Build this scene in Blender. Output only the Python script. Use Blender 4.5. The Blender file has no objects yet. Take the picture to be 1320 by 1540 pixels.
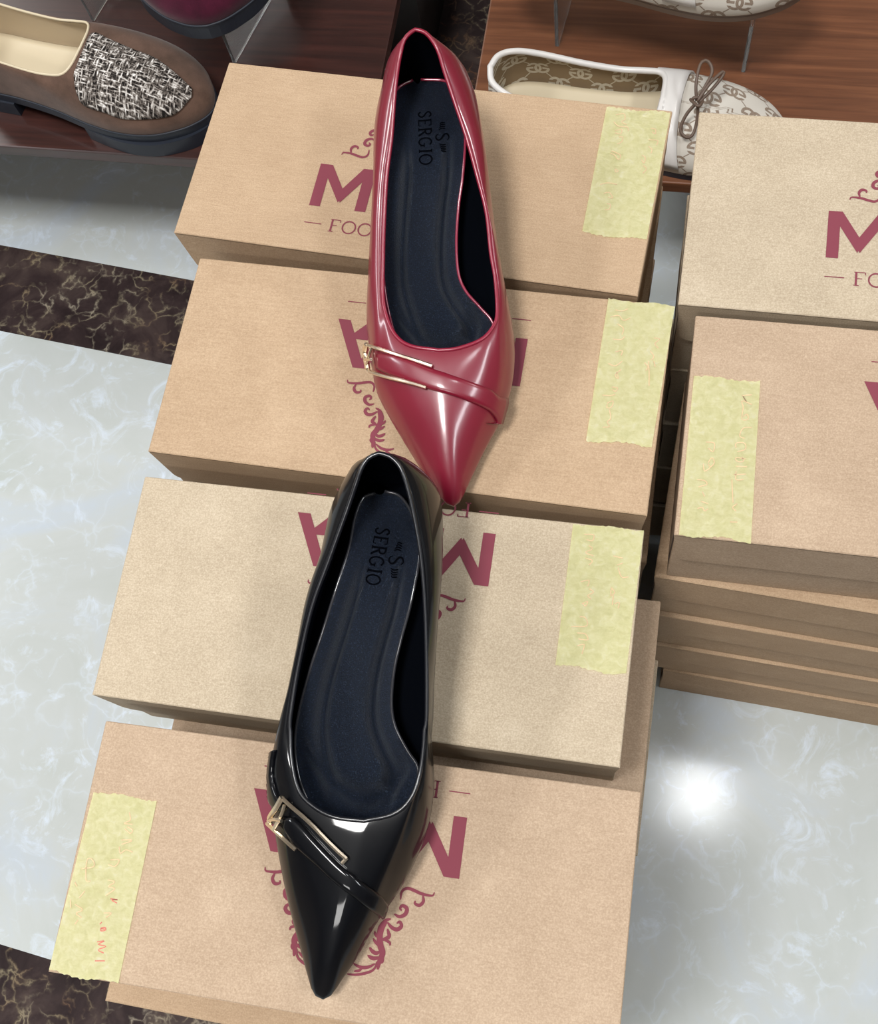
import bpy, bmesh, math, random
import numpy as np
from mathutils import Vector, Matrix
from mathutils.bvhtree import BVHTree
random.seed(7)
SC = bpy.context.scene
COL = SC.collection

# ------------------------------------------------------------------ camera
CAM_R = np.array([[0.98158636, 0.15454128, -0.11227296],
                  [0.11092516, -0.93966203, -0.32362149],
                  [-0.15551152, 0.30520854, -0.93950195]])   # rows: image right, image down, forward
CAM_C = np.array([0.0, 0.0, 1.00119822])
FPX = 1800.42
cam = bpy.data.cameras.new('camera')
cam.sensor_fit = 'HORIZONTAL'; cam.sensor_width = 36; cam.lens = FPX / 1320 * 36
cam.clip_start = 0.02
camo = bpy.data.objects.new('camera', cam); COL.objects.link(camo)
m = Matrix.Identity(4)
for r in range(3):
    m[r][0] = CAM_R[0][r]; m[r][1] = -CAM_R[1][r]; m[r][2] = -CAM_R[2][r]; m[r][3] = CAM_C[r]
camo.matrix_world = m
SC.camera = camo

def at(u, v, z):
    """the point of the photograph's ray (u, v) at height z"""
    d = CAM_R.T @ np.array([(u - 660) / FPX, (v - 770) / FPX, 1.0])
    return CAM_C + d * ((z - CAM_C[2]) / d[2])
def ray(u, v):
    d = CAM_R.T @ np.array([(u - 660) / FPX, (v - 770) / FPX, 1.0])
    return Vector(CAM_C), Vector(d).normalized()

# ------------------------------------------------------------------ world and lights
w = bpy.data.worlds.new('world'); SC.world = w; w.use_nodes = True
bg = w.node_tree.nodes['Background']
bg.inputs[0].default_value = (0.93, 0.96, 1.0, 1); bg.inputs[1].default_value = 0.15
def panel(name, x, y, z, sx, sy, power, col=(1, 0.985, 0.96), shape='RECTANGLE'):
    l = bpy.data.lights.new(name, 'AREA'); l.shape = shape; l.size = sx; l.size_y = sy
    l.energy = power; l.color = col
    o = bpy.data.objects.new(name, l); COL.objects.link(o); o.location = (x, y, z)
    return o
panel('ceiling_spot_lamp', 0.314, 0.454, 2.8, 0.17, 0.17, 4.0, (0.95, 0.98, 1))
panel('ceiling_panel_lamp', -0.50, -0.26, 2.8, 0.50, 0.50, 56)
panel('ceiling_panel_lamp', -2.75, 0.4, 2.8, 0.5, 1.2, 60, (0.93, 0.97, 1))
panel('ceiling_panel_lamp', 1.75, 0.0, 2.8, 0.4, 1.2, 40, (0.93, 0.97, 1))
panel('ceiling_panel_lamp', -0.4, -1.9, 2.8, 1.0, 0.4, 24)
panel('ceiling_panel_lamp', 1.9, 2.3, 2.8, 0.4, 1.2, 34)
panel('ceiling_panel_lamp', -3.1, 2.9, 2.8, 0.6, 0.6, 48)
SC.view_settings.view_transform = 'Standard'; SC.view_settings.look = 'None'
SC.view_settings.exposure = -0.08; SC.view_settings.gamma = 1.0

# ------------------------------------------------------------------ shader helpers
def srgb(r, g, b):
    f = lambda c: (c / 255 / 12.92) if c / 255 <= 0.04045 else ((c / 255 + 0.055) / 1.055) ** 2.4
    return (f(r), f(g), f(b), 1)
class X:
    """arithmetic on shader sockets"""
    nt = None
    def __init__(s, v): s.v = v
    @staticmethod
    def op(o, *a):
        n = X.nt.nodes.new('ShaderNodeMath'); n.operation = o
        for i, q in enumerate(a):
            if isinstance(q, X): X.nt.links.new(q.v, n.inputs[i])
            else: n.inputs[i].default_value = q
        return X(n.outputs[0])
    def __add__(s, o): return X.op('ADD', s, o)
    def __sub__(s, o): return X.op('SUBTRACT', s, o)
    def __mul__(s, o): return X.op('MULTIPLY', s, o)
    def __truediv__(s, o): return X.op('DIVIDE', s, o)
def mat(name, col=(0.5, 0.5, 0.5, 1), rough=0.5, metal=0, coat=0, coat_rough=0.05, spec=0.5):
    M = bpy.data.materials.new(name); M.use_nodes = True
    b = M.node_tree.nodes['Principled BSDF']
    b.inputs['Base Color'].default_value = col; b.inputs['Roughness'].default_value = rough
    b.inputs['Metallic'].default_value = metal; b.inputs['Coat Weight'].default_value = coat
    b.inputs['Coat Roughness'].default_value = coat_rough
    b.inputs['Specular IOR Level'].default_value = spec
    if name.startswith('black_polished'): b.inputs['Specular IOR Level'].default_value = 0.08
    if name == 'black_lining_leather': b.inputs['Specular IOR Level'].default_value = 0.15; b.inputs['IOR'].default_value = 1.12; b.inputs['Roughness'].default_value = 0.8
    if name == 'embossed_lettering': b.inputs['Specular IOR Level'].default_value = 0.0; b.inputs['IOR'].default_value = 1.02; b.inputs['Roughness'].default_value = 1.0
    return M, M.node_tree, b
def coords(nt, scale=(1, 1, 1), kind='Object', rnd=False):
    tc = nt.nodes.new('ShaderNodeTexCoord'); mp = nt.nodes.new('ShaderNodeMapping')
    mp.inputs['Scale'].default_value = scale
    nt.links.new(tc.outputs[kind], mp.inputs[0])
    if rnd:
        oi = nt.nodes.new('ShaderNodeObjectInfo'); v = nt.nodes.new('ShaderNodeVectorMath'); v.operation = 'SCALE'
        v.inputs[0].default_value = (7.1, 3.3, 1.7); nt.links.new(oi.outputs['Random'], v.inputs['Scale'])
        nt.links.new(v.outputs[0], mp.inputs['Location'])
    return mp.outputs[0]
def noise(nt, vec, scale, detail=4, rough=0.5, dist=0):
    n = nt.nodes.new('ShaderNodeTexNoise'); n.inputs['Scale'].default_value = scale
    n.inputs['Detail'].default_value = detail; n.inputs['Roughness'].default_value = rough
    n.inputs['Distortion'].default_value = dist
    nt.links.new(vec, n.inputs['Vector']); return n.outputs[0]
def ramp(nt, fac, stops):
    n = nt.nodes.new('ShaderNodeValToRGB'); cr = n.color_ramp
    while len(cr.elements) < len(stops): cr.elements.new(0.5)
    for e, (p, c) in zip(cr.elements, stops): e.position = p; e.color = c
    nt.links.new(fac, n.inputs[0]); return n.outputs[0]
def mix(nt, fac, a, b, mode='MIX'):
    n = nt.nodes.new('ShaderNodeMix'); n.data_type = 'RGBA'; n.blend_type = mode
    for s, i in ((fac, 0), (a, 6), (b, 7)):
        if isinstance(s, (int, float, tuple)): n.inputs[i].default_value = s
        else: nt.links.new(s, n.inputs[i])
    return n.outputs[2]
def bump(nt, b, h, strength, dist=0.001, prev=None):
    n = nt.nodes.new('ShaderNodeBump'); n.inputs['Strength'].default_value = strength
    n.inputs['Distance'].default_value = dist; nt.links.new(h, n.inputs['Height'])
    nt.links.new(n.outputs[0], b.inputs['Normal']); return n

def kraft(name, base, light, dark, streak):
    M, nt, b = mat(name, rough=0.75, spec=0.25)
    v = coords(nt, rnd=True)
    vs = coords(nt, (90, 1500, 1500), rnd=True)
    n1 = noise(nt, v, 1100, 2, 0.6); n2 = noise(nt, v, 28, 4, 0.6); n3 = noise(nt, vs, 1.0, 2, 0.5)
    c = ramp(nt, n1, [(0.3, dark), (0.5, base), (0.72, light)])
    c = mix(nt, 0.35, c, ramp(nt, n2, [(0.3, dark), (0.55, base), (0.75, light)]))
    c = mix(nt, streak, c, ramp(nt, n3, [(0.35, dark), (0.65, light)]))
    sp = noise(nt, v, 260, 1, 0.4)
    c = mix(nt, ramp(nt, sp, [(0.80, (0, 0, 0, 1)), (0.83, (0.6, 0.6, 0.6, 1))]), c, light)
    sd = noise(nt, coords(nt, (1.3, 1.3, 1.3), rnd=True), 190, 1, 0.4)
    c = mix(nt, ramp(nt, sd, [(0.81, (0, 0, 0, 1)), (0.84, (0.7, 0.7, 0.7, 1))]), c, dark)
    nt.links.new(c, b.inputs['Base Color'])
    bn = bump(nt, b, n1, 0.18, 0.0004)
    if streak > 0.13:           # faint corrugation showing through the liner
        wv = nt.nodes.new('ShaderNodeTexWave'); wv.bands_direction = 'Y'; wv.inputs['Scale'].default_value = 95
        wv.inputs['Distortion'].default_value = 0.6; nt.links.new(coords(nt), wv.inputs['Vector'])
        b2 = nt.nodes.new('ShaderNodeBump'); b2.inputs['Strength'].default_value = 0.16; b2.inputs['Distance'].default_value = 0.0005
        nt.links.new(wv.outputs[1], b2.inputs['Height']); nt.links.new(bn.outputs[0], b2.inputs['Normal'])
        nt.links.new(b2.outputs[0], b.inputs['Normal'])
    return M
M_KRAFT = kraft('kraft_cardboard_warm', srgb(176, 150, 122), srgb(194, 169, 141), srgb(156, 130, 103), 0.16)
M_KRAFT2 = kraft('kraft_cardboard_grey', srgb(180, 164, 141), srgb(204, 190, 168), srgb(158, 142, 120), 0.12)
M_KRAFT3 = kraft('kraft_cardboard_rosy', srgb(174, 151, 128), srgb(195, 173, 149), srgb(154, 131, 108), 0.12)
M_SLOT_SHADE, _, _ = mat('slot_shade_brown', srgb(70, 52, 38), 0.9)  # dark colour standing in for the shade inside the side slots
M_INK, _, _ = mat('maroon_print', srgb(126, 62, 74), 0.8, spec=0.2)
M_WRITE, _, _ = mat('faded_pink_pen', srgb(216, 186, 146), 0.8)
M_WRITE2, _, _ = mat('red_pen', srgb(206, 122, 104), 0.8)
def m_tape():
    M, nt, b = mat('crepe_masking_tape', rough=0.6, spec=0.3)
    v = coords(nt, rnd=True)
    n1 = noise(nt, v, 240, 4, 0.65, 0.6); n2 = noise(nt, coords(nt, (300, 900, 300)), 1, 2)
    c = ramp(nt, n1, [(0.28, srgb(222, 219, 158)), (0.45, srgb(233, 230, 176)), (0.6, srgb(243, 240, 196)), (0.75, srgb(250, 248, 222))])
    c = mix(nt, 0.2, c, ramp(nt, n2, [(0.3, srgb(228, 225, 172)), (0.7, srgb(250, 249, 214))]))
    nt.links.new(c, b.inputs['Base Color']); bump(nt, b, n2, 0.3, 0.0004)
    return M
M_TAPE = m_tape()

def leather(name, col, rough=0.28, coat=0.6, grain=0.0, gs=900, coat_rough=0.12):
    M, nt, b = mat(name, col, rough, coat=coat, coat_rough=coat_rough)
    v = coords(nt)
    if grain:
        n = noise(nt, v, gs, 3, 0.6); bump(nt, b, n, grain, 0.0006)
    return M
M_RED = leather('red_patent_leather', srgb(118, 14, 39), 0.36, 0.7, 0, coat_rough=0.16)
M_REDE = leather('red_piping_leather', srgb(132, 22, 48), 0.36, 0.4)
M_BLK = leather('black_polished_leather', srgb(6, 7, 11), 0.42, 0.55, 0, coat_rough=0.06)
M_BLKE = leather('black_piping_leather', srgb(13, 15, 22), 0.34, 0.35)
M_LIN = leather('black_lining_leather', srgb(7, 9, 15), 0.6, 0.0, 0.25, 700)
def m_pad():
    M, nt, b = mat('navy_black_insole_leather', rough=0.36, spec=0.9)
    v = coords(nt)
    n = noise(nt, v, 1300, 4, 0.7); n2 = noise(nt, v, 90, 3, 0.6)
    c = ramp(nt, n, [(0.35, srgb(10, 15, 25)), (0.58, srgb(28, 40, 60)), (0.72, srgb(88, 104, 130))])
    nt.links.new(c, b.inputs['Base Color']); bump(nt, b, n, 1.0, 0.0028)
    return M
M_PAD = m_pad()
M_EMB, _, _ = mat('embossed_lettering', srgb(7, 8, 12), 0.6)
M_GOLD, _, _ = mat('pale_gold_metal', srgb(240, 226, 204), 0.28, metal=1)
M_PADR, _, _ = mat('glossy_pink_insole_edge', srgb(140, 44, 66), 0.22, coat=0.7)
M_PADK, _, _ = mat('glossy_black_insole_edge', srgb(48, 48, 52), 0.2, coat=0.7)
M_FOOTBED, _, _fb = mat('black_inner_board', srgb(6, 8, 13), 0.8, spec=0.1); _fb.inputs['IOR'].default_value = 1.12
M_SOLE, _, _ = mat('black_rubber_sole', srgb(24, 30, 42), 0.5)

def m_marble(name, stops, vein, vscale, vein_amt, rough, dark=False):
    M, nt, b = mat(name, rough=rough, spec=0.5)
    v = coords(nt)
    n = noise(nt, v, 4.5 if not dark else 16, 6, 0.62, 0.8)
    c = ramp(nt, n, stops)
    # warped cell borders make the veins
    nz = nt.nodes.new('ShaderNodeTexNoise'); nz.inputs['Scale'].default_value = vscale * 0.8; nz.inputs['Detail'].default_value = 4
    nt.links.new(v, nz.inputs['Vector'])
    va = nt.nodes.new('ShaderNodeVectorMath'); va.operation = 'MULTIPLY_ADD'
    va.inputs[1].default_value = (0.12 if not dark else 0.05,) * 3
    nt.links.new(nz.outputs['Color'], va.inputs[0]); nt.links.new(v, va.inputs[2])
    vo = nt.nodes.new('ShaderNodeTexVoronoi'); vo.feature = 'DISTANCE_TO_EDGE'; vo.inputs['Scale'].default_value = vscale
    nt.links.new(va.outputs[0], vo.inputs['Vector'])
    vm = ramp(nt, vo.outputs['Distance'], [(0.0, (1, 1, 1, 1)), (0.035 if not dark else 0.05, (0.25, 0.25, 0.25, 1)), (0.12, (0, 0, 0, 1))])
    n2 = noise(nt, v, vscale * 0.9, 3, 0.6)
    gate = ramp(nt, n2, [(0.42, (0, 0, 0, 1)), (0.62, (vein_amt,) * 3 + (1,))])
    f = mix(nt, 1.0, vm, gate, 'MULTIPLY')
    if dark:
        vein = ramp(nt, noise(nt, v, 14, 2), [(0.35, srgb(120, 84, 62)), (0.5, srgb(150, 138, 112)), (0.65, srgb(170, 160, 142))])
    c = mix(nt, f, c, vein)
    if not dark:
        n3 = noise(nt, coords(nt, (1, 1, 1)), 22, 6, 0.7, 1.5)
        c = mix(nt, ramp(nt, n3, [(0.55, (0, 0, 0, 1)), (0.70, (0.6, 0.6, 0.6, 1))]), c, vein)
    nt.links.new(c, b.inputs['Base Color'])
    nr = noise(nt, v, 60, 3); 
    return M
M_FLOOR = m_marble('polished_cream_marble', [(0.3, srgb(184, 190, 186)), (0.5, srgb(194, 199, 198)), (0.7, srgb(190, 201, 214))], srgb(220, 232, 248), 19, 0.30, 0.13)
M_STRIP = m_marble('dark_emperador_marble', [(0.3, srgb(36, 29, 30)), (0.5, srgb(54, 44, 44)), (0.7, srgb(78, 66, 62))], None, 46, 0.75, 0.12, True)
def m_wood(name, a, b_, c_, rough, sc=(1.2, 22, 22)):
    M, nt, b = mat(name, rough=rough, coat=0.3)
    v = coords(nt, sc)
    n = noise(nt, v, 3.0, 6, 0.6, 1.2); n2 = noise(nt, coords(nt, (8, 260, 260)), 1, 3)
    c = ramp(nt, n, [(0.3, a), (0.5, b_), (0.7, c_)])
    c = mix(nt, 0.3, c, ramp(nt, n2, [(0.3, a), (0.7, c_)]))
    nt.links.new(c, b.inputs['Base Color']); return M
M_WOOD = m_wood('reddish_brown_wood', srgb(78, 46, 30), srgb(104, 64, 42), srgb(130, 84, 56), 0.35)
M_WOODD = m_wood('dark_mahogany_wood', srgb(38, 22, 20), srgb(56, 32, 28), srgb(72, 40, 34), 0.3)
def m_suede(name, a, b_):
    M, nt, b = mat(name, rough=0.9, spec=0.15)
    v = coords(nt); n = noise(nt, v, 30, 5, 0.65); n2 = noise(nt, v, 1500, 2)
    c = mix(nt, 0.25, ramp(nt, n, [(0.35, a), (0.65, b_)]), ramp(nt, n2, [(0.3, a), (0.7, b_)]))
    nt.links.new(c, b.inputs['Base Color']); b.inputs['Sheen Weight'].default_value = 0.15
    bump(nt, b, n2, 0.3, 0.0005); return M
M_SUEDE = m_suede('brown_suede', srgb(74, 56, 46), srgb(106, 82, 70))
M_MAROON = m_suede('maroon_suede', srgb(52, 10, 28), srgb(76, 18, 42))
def m_tweed():
    M, nt, b = mat('black_and_white_tweed', rough=0.9, spec=0.1)
    tc = coords(nt, (1, 1, 1), 'UV')
    def band(sc):
        mp = nt.nodes.new('ShaderNodeMapping'); mp.inputs['Scale'].default_value = sc
        nt.links.new(tc, mp.inputs[0]); return noise(nt, mp.outputs[0], 1, 1.5, 0.6)
    a = band((560, 120, 1)); c_ = band((120, 560, 1))
    X.nt = nt
    h = X.op('MAXIMUM', X(a), X(c_))
    n = noise(nt, tc, 500, 2, 0.6)
    h2 = h * 0.8 + X(n) * 0.25
    c = ramp(nt, h2.v, [(0.49, srgb(30, 27, 26)), (0.57, srgb(104, 96, 90)), (0.64, srgb(190, 184, 178)), (0.72, srgb(240, 238, 236))])
    nt.links.new(c, b.inputs['Base Color']); bump(nt, b, h2.v, 0.8, 0.002); return M
M_TWEED = m_tweed()
M_CREAM, _, _ = mat('cream_lining_leather', srgb(196, 178, 150), 0.45)
M_CREAMP, _, _ = mat('cream_insole_leather', srgb(206, 192, 164), 0.4)
M_TAN, _, _ = mat('tan_heel_lining', srgb(196, 152, 104), 0.5)
M_WHITE = leather('white_leather', srgb(214, 210, 206), 0.4, 0.3, 0.1)
M_CORD, _, _ = mat('brown_leather_cord', srgb(92, 74, 62), 0.5)
def m_gg(name, ground, motif):
    M, nt, b = mat(name, rough=0.7, spec=0.2)
    uv = coords(nt, (1 / 0.038, 1 / 0.038, 1), 'UV')
    X.nt = nt
    sep = nt.nodes.new('ShaderNodeSeparateXYZ'); nt.links.new(uv, sep.inputs[0])
    px, py = X(sep.outputs[0]), X(sep.outputs[1])
    def motif_at(ox, oy):
        fx = X.op('FRACT', px + (ox + 100)) - 0.5
        fy = X.op('FRACT', py + (oy + 100)) - 0.5
        best = None
        for sgn in (-1, 1):
            cx = fx + 0.095 * sgn; cy = fy * 0.85
            r = X.op('SQRT', cx * cx + cy * cy)
            ring = X.op('ABSOLUTE', r - 0.15)
            # the opening of each G on its outer side, upper half
            gap = X.op('MULTIPLY', X.op('GREATER_THAN', cx * (-sgn), 0.07), X.op('LESS_THAN', X.op('ABSOLUTE', cy + 0.045 * (-1)), 0.04))
            d = ring + gap * 0.3
            bar = X.op('MAXIMUM', X.op('ABSOLUTE', cy + 0.0) , X.op('ABSOLUTE', cx * (-sgn) - 0.09) - 0.05)
            dd = X.op('MINIMUM', d, bar + 0.0)
            best = dd if best is None else X.op('MINIMUM', best, dd)
        return best, fx, fy
    m1, fx, fy = motif_at(0, 0); m2, gx, gy = motif_at(0.5, 0.5)
    g = X.op('MINIMUM', m1, m2)
    # lattice linking the motifs
    def links(ax, ay):
        far = X.op('GREATER_THAN', X.op('SQRT', ax * ax + ay * ay), 0.27)
        l = X.op('MINIMUM', X.op('ABSOLUTE', ax - ay), X.op('ABSOLUTE', ax + ay))
        return l + (X.op('SUBTRACT', 1.0, far)) * 0.5
    l1 = X.op('MAXIMUM', links(fx, fy), links(gx, gy))
    tot = X.op('MINIMUM', g, l1 + 0.012)
    fac = X.op('LESS_THAN', tot, 0.032)
    n = noise(nt, coords(nt), 900, 2)
    c = mix(nt, fac.v, ground, motif)
    c = mix(nt, ramp(nt, n, [(0.3, (0, 0, 0, 1)), (0.8, (0.25, 0.25, 0.25, 1))]), c, ground)
    nt.links.new(c, b.inputs['Base Color']); return M
M_GGL = m_gg('monogram_lining_canvas', srgb(142, 122, 96), srgb(202, 194, 176))
M_GGO = m_gg('monogram_upper_canvas', srgb(198, 192, 182), srgb(126, 108, 92))
M_ACR, _ant, _ab = mat('clear_acrylic', (0.86, 0.88, 0.88, 1), 0.05)
_ab.inputs['Transmission Weight'].default_value = 0.95; _ab.inputs['IOR'].default_value = 1.4

# ------------------------------------------------------------------ object helpers
def link(name, me, m, parent=None, loc=None, smooth=True):
    o = bpy.data.objects.new(name, me); COL.objects.link(o)
    for q in (m if isinstance(m, (list, tuple)) else [m]): me.materials.append(q)
    if smooth:
        for p in me.polygons: p.use_smooth = True
    if parent is not None: o.parent = parent
    if loc is not None: o.location = loc
    return o
def from_bm(name, bm, m, parent=None, loc=None, smooth=False):
    me = bpy.data.meshes.new(name); bm.to_mesh(me); bm.free()
    return link(name, me, m, parent, loc, smooth)
def from_data(name, V, F, m, parent=None, loc=None, smooth=True, off=(0, 0, 0), fix=False):
    me = bpy.data.meshes.new(name)
    me.from_pydata([(float(v[0] - off[0]), float(v[1] - off[1]), float(v[2] - off[2])) for v in V], [], F); me.update()
    if fix:
        bm = bmesh.new(); bm.from_mesh(me); bmesh.ops.recalc_face_normals(bm, faces=bm.faces); bm.to_mesh(me); bm.free()
    return link(name, me, m, parent, loc, smooth)
def tag(o, label=None, cat=None, group=None, kind=None):
    if label: o['label'] = label
    if cat: o['category'] = cat
    if group: o['group'] = group
    if kind: o['kind'] = kind
    return o
def empty(name, loc, rz=0):
    o = bpy.data.objects.new(name, None); COL.objects.link(o); o.location = loc; o.rotation_euler = (0, 0, rz)
    o.empty_display_size = 0.03
    return o
def box_bm(x0, x1, y0, y1, z0, z1, bev=0.0, seg=2, bm=None):
    b = bmesh.new()
    bmesh.ops.create_cube(b, size=1)
    for v in b.verts:
        v.co = Vector(((x0 + x1) / 2 + v.co.x * (x1 - x0), (y0 + y1) / 2 + v.co.y * (y1 - y0), (z0 + z1) / 2 + v.co.z * (z1 - z0)))
    if bev: bmesh.ops.bevel(b, geom=list(b.edges), offset=bev, segments=seg, affect='EDGES', profile=0.6)
    if bm is None: return b
    me = bpy.data.meshes.new('t'); b.to_mesh(me); b.free(); bm.from_mesh(me); bpy.data.meshes.remove(me)
    return bm
def tube(P, r, n=8, closed=False, flat=1.0, nrm=None):
    """round tube along points P (r may be a list); returns V, F"""
    P = [Vector(p) for p in P]; N = len(P); V = []; F = []
    up = None
    for i, p in enumerate(P):
        a = P[(i - 1) % N] if (closed or i > 0) else p; b = P[(i + 1) % N] if (closed or i < N - 1) else p
        t = (b - a).normalized()
        if nrm is not None: up = Vector(nrm[i])
        elif up is None: up = Vector((0, 0, 1)) if abs(t.z) < 0.9 else Vector((1, 0, 0))
        s = t.cross(up)
        if s.length < 1e-6: s = t.orthogonal()
        s.normalize(); up = s.cross(t).normalized()
        rr = r[i] if isinstance(r, (list, tuple, np.ndarray)) else r
        for k in range(n):
            an = 2 * math.pi * k / n + math.pi / n
            V.append(p + s * (rr * math.cos(an)) + up * (rr * flat * math.sin(an)))
    for i in range(N if closed else N - 1):
        for k in range(n):
            j = (i + 1) % N
            F.append((i * n + k, i * n + (k + 1) % n, j * n + (k + 1) % n, j * n + k))
    if not closed:
        F.append(tuple(range(n))[::-1]); F.append(tuple((N - 1) * n + k for k in range(n)))
    return V, F
def spline(P, n, closed=False):
    """Catmull-Rom through P (k-dim), resampled to n points evenly by length"""
    P = np.array(P, float); out = []
    if closed: Q = np.vstack([P[-1], P, P[0], P[1]])
    else: Q = np.vstack([2 * P[0] - P[1], P, 2 * P[-1] - P[-2]])
    for i in range(1, len(Q) - 2):
        p0, p1, p2, p3 = Q[i - 1], Q[i], Q[i + 1], Q[i + 2]
        for t in np.linspace(0, 1, 16, endpoint=False):
            out.append(0.5 * ((2 * p1) + (p2 - p0) * t + (2 * p0 - 5 * p1 + 4 * p2 - p3) * t * t + (3 * p1 - p0 - 3 * p2 + p3) * t ** 3))
    out.append(Q[-2]); out = np.array(out)
    d = np.r_[0, np.cumsum(np.linalg.norm(np.diff(out, axis=0), axis=1))]
    s = np.linspace(0, d[-1], n)
    return np.stack([np.interp(s, d, out[:, k]) for k in range(out.shape[1])], 1)

FZ = -0.125      # floor level; the lids' tops are near 0.35
# ------------------------------------------------------------------ setting: floor, border strips, shelf plinths
def plane(name, x0, x1, y0, y1, z0, z1, m, label=None):
    o = from_bm(name, box_bm(x0, x1, y0, y1, z0, z1), m); tag(o, label, kind='structure'); return o
FA = math.radians(-5.8)
def floor_slab(name, yc0, yc1, m, x0=-4.2, x1=4.2, z=FZ):
    # slabs run along the direction of the border strips
    bm = box_bm(x0, x1, yc0, yc1, z - 0.02, z)
    o = from_bm(name, bm, m); o.rotation_euler = (0, 0, FA); tag(o, kind='structure'); return o
def perp(P): return P[1] * math.cos(FA) - P[0] * math.sin(FA)
sa = perp(at(145, 395, FZ)); sb = perp(at(128, 523, FZ)); sc_ = perp(at(36, 1431, FZ))
floor_slab('floor', sa, sa + 4.2, M_FLOOR)
floor_slab('floor', sc_, sb, M_FLOOR)
floor_slab('floor', sc_ - 4.2, sc_ - (sa - sb), M_FLOOR)
floor_slab('trim_1', sb, sa, M_STRIP)
floor_slab('trim_2', sc_ - (sa - sb), sc_, M_STRIP)

SH = 0.10
def shelf(x0, x1, y0, y1, m, label, rot=0):
    t = empty('display_shelf', (0, 0, 0)); tag(t, label, 'shelf')
    from_bm('board', box_bm(x0, x1, y0, y1, SH - 0.014, SH, 0.0015), m, t)
    from_bm('plinth', box_bm(x0 + 0.01, x1 - 0.01, y0 + 0.28, y1, FZ, SH - 0.014), M_PLINTH, t)
    return t
M_PLINTH, _, _ = mat('dark_plinth_laminate', srgb(34, 28, 26), 0.5)
shelf(-1.6, -0.268, 0.604, 1.9, M_WOODD, 'dark mahogany display shelf under the brown and maroon loafers')
shelf(-0.180, 1.6, 0.613, 1.9, M_WOOD, 'reddish brown wooden display shelf under the white monogram loafers')
o = from_bm('trim_3', box_bm(-0.52, -0.02, 0.80, 1.9, FZ, FZ + 0.004), M_STRIP); tag(o, kind='structure')
M_WALL, _, _ = mat('off_white_wall_paint', srgb(156, 146, 136), 0.8)
M_CEIL, _, _ = mat('white_ceiling_board', srgb(158, 158, 160), 0.9)
plane('ceiling', -3.6, 3.6, -3.6, 3.6, 2.84, 2.9, M_CEIL)
plane('wall_left', -3.66, -3.6, -3.6, 3.6, FZ - 0.02, 2.9, M_WALL)
plane('wall_right', 3.6, 3.66, -3.6, 3.6, FZ - 0.02, 2.9, M_WALL)
plane('wall_back', -3.6, 3.6, 3.6, 3.66, FZ - 0.02, 2.9, M_WALL)
plane('wall_front', -3.6, 3.6, -3.66, -3.6, FZ - 0.02, 2.9, M_WALL)

# ------------------------------------------------------------------ shoe boxes
BL_, BW_, BH_ = 0.30, 0.134, 0.095
def rot2(x, y, a): return x * math.cos(a) - y * math.sin(a), x * math.sin(a) + y * math.cos(a)
def flap_bm():
    """front lip: trapezoid panel with rounded lower corners, hanging from the lid's front edge"""
    pts = []
    L2 = BL_ / 2; h = 0.046; r = 0.010
    pts += [(-L2, 0), (L2, 0)]
    for k in range(7):
        a = k / 6 * math.pi / 2
        pts.append((L2 - 0.003 - r + r * math.cos(a), -h + r - r * math.sin(a)))
    for k in range(7):
        a = math.pi / 2 - k / 6 * math.pi / 2
        pts.append((-(L2 - 0.003 - r + r * math.cos(a)), -h + r - r * math.sin(a)))
    b = bmesh.new()
    y0 = -BW_ / 2
    f = [b.verts.new((x, y0, BH_ - 0.0006 + z)) for x, z in pts]
    g = [b.verts.new((x, y0 + 0.0018, BH_ - 0.0006 + z)) for x, z in pts]
    n = len(pts)
    b.faces.new(f); b.faces.new(g[::-1])
    for i in range(n): b.faces.new((f[i], g[i], g[(i + 1) % n], f[(i + 1) % n]))
    bmesh.ops.recalc_face_normals(b, faces=b.faces)
    return b
def mesh_of(bm, name):
    me = bpy.data.meshes.new(name); bm.to_mesh(me); bm.free(); return me
LID = mesh_of(box_bm(-BL_ / 2, BL_ / 2, -BW_ / 2, BW_ / 2, BH_ - 0.003, BH_, 0.0012, 3), 'lid')
FLAP = mesh_of(flap_bm(), 'front_flap')
def base_bm():
    b = box_bm(-BL_ / 2 + 0.0015, BL_ / 2 - 0.0015, -BW_ / 2 + 0.0032, BW_ / 2 - 0.0008, 0.0004, BH_ - 0.003, 0.001, 2)
    return b
BASE = mesh_of(base_bm(), 'base')
def wing_bm(sd):
    """side ears of the lid: a second card layer down both ends stopping short of the dark slot strip near the front"""
    b = bmesh.new()
    for s in (sd,):
        x = s * (BL_ / 2 - 0.0010)
        box_bm(min(x, x - s * 0.0015), max(x, x - s * 0.0015), -BW_ / 2 + 0.016, BW_ / 2 - 0.003, BH_ - 0.036, BH_ - 0.003, 0.0005, 1, b)
    return b
WINGS = [mesh_of(wing_bm(s), 'side_flap') for s in (-1, 1)]
def slot_bm(sd):  # solid dark strip on the end wall, painted shade of an open slot
    b = bmesh.new()
    for s in (sd,):
        x = s * (BL_ / 2 - 0.0013)
        box_bm(min(x, x - s * 0.001), max(x, x - s * 0.001), -BW_ / 2 + 0.007, -BW_ / 2 + 0.0125, 0.012, BH_ - 0.03, 0, 1, b)
    return b
SLOTS = [mesh_of(slot_bm(s), 'side_slot_shade') for s in (-1, 1)]
BOXSETS = {}
for key, mm in (('warm', M_KRAFT), ('grey', M_KRAFT2), ('rosy', M_KRAFT3)):
    ms = []
    for me in [LID, FLAP, BASE] + WINGS:
        c = me.copy(); c.materials.append(mm); ms.append(c)
    for q in SLOTS: s = q.copy(); s.materials.append(M_SLOT_SHADE); ms.append(s)
    BOXSETS[key] = ms
protos = {}
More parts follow.
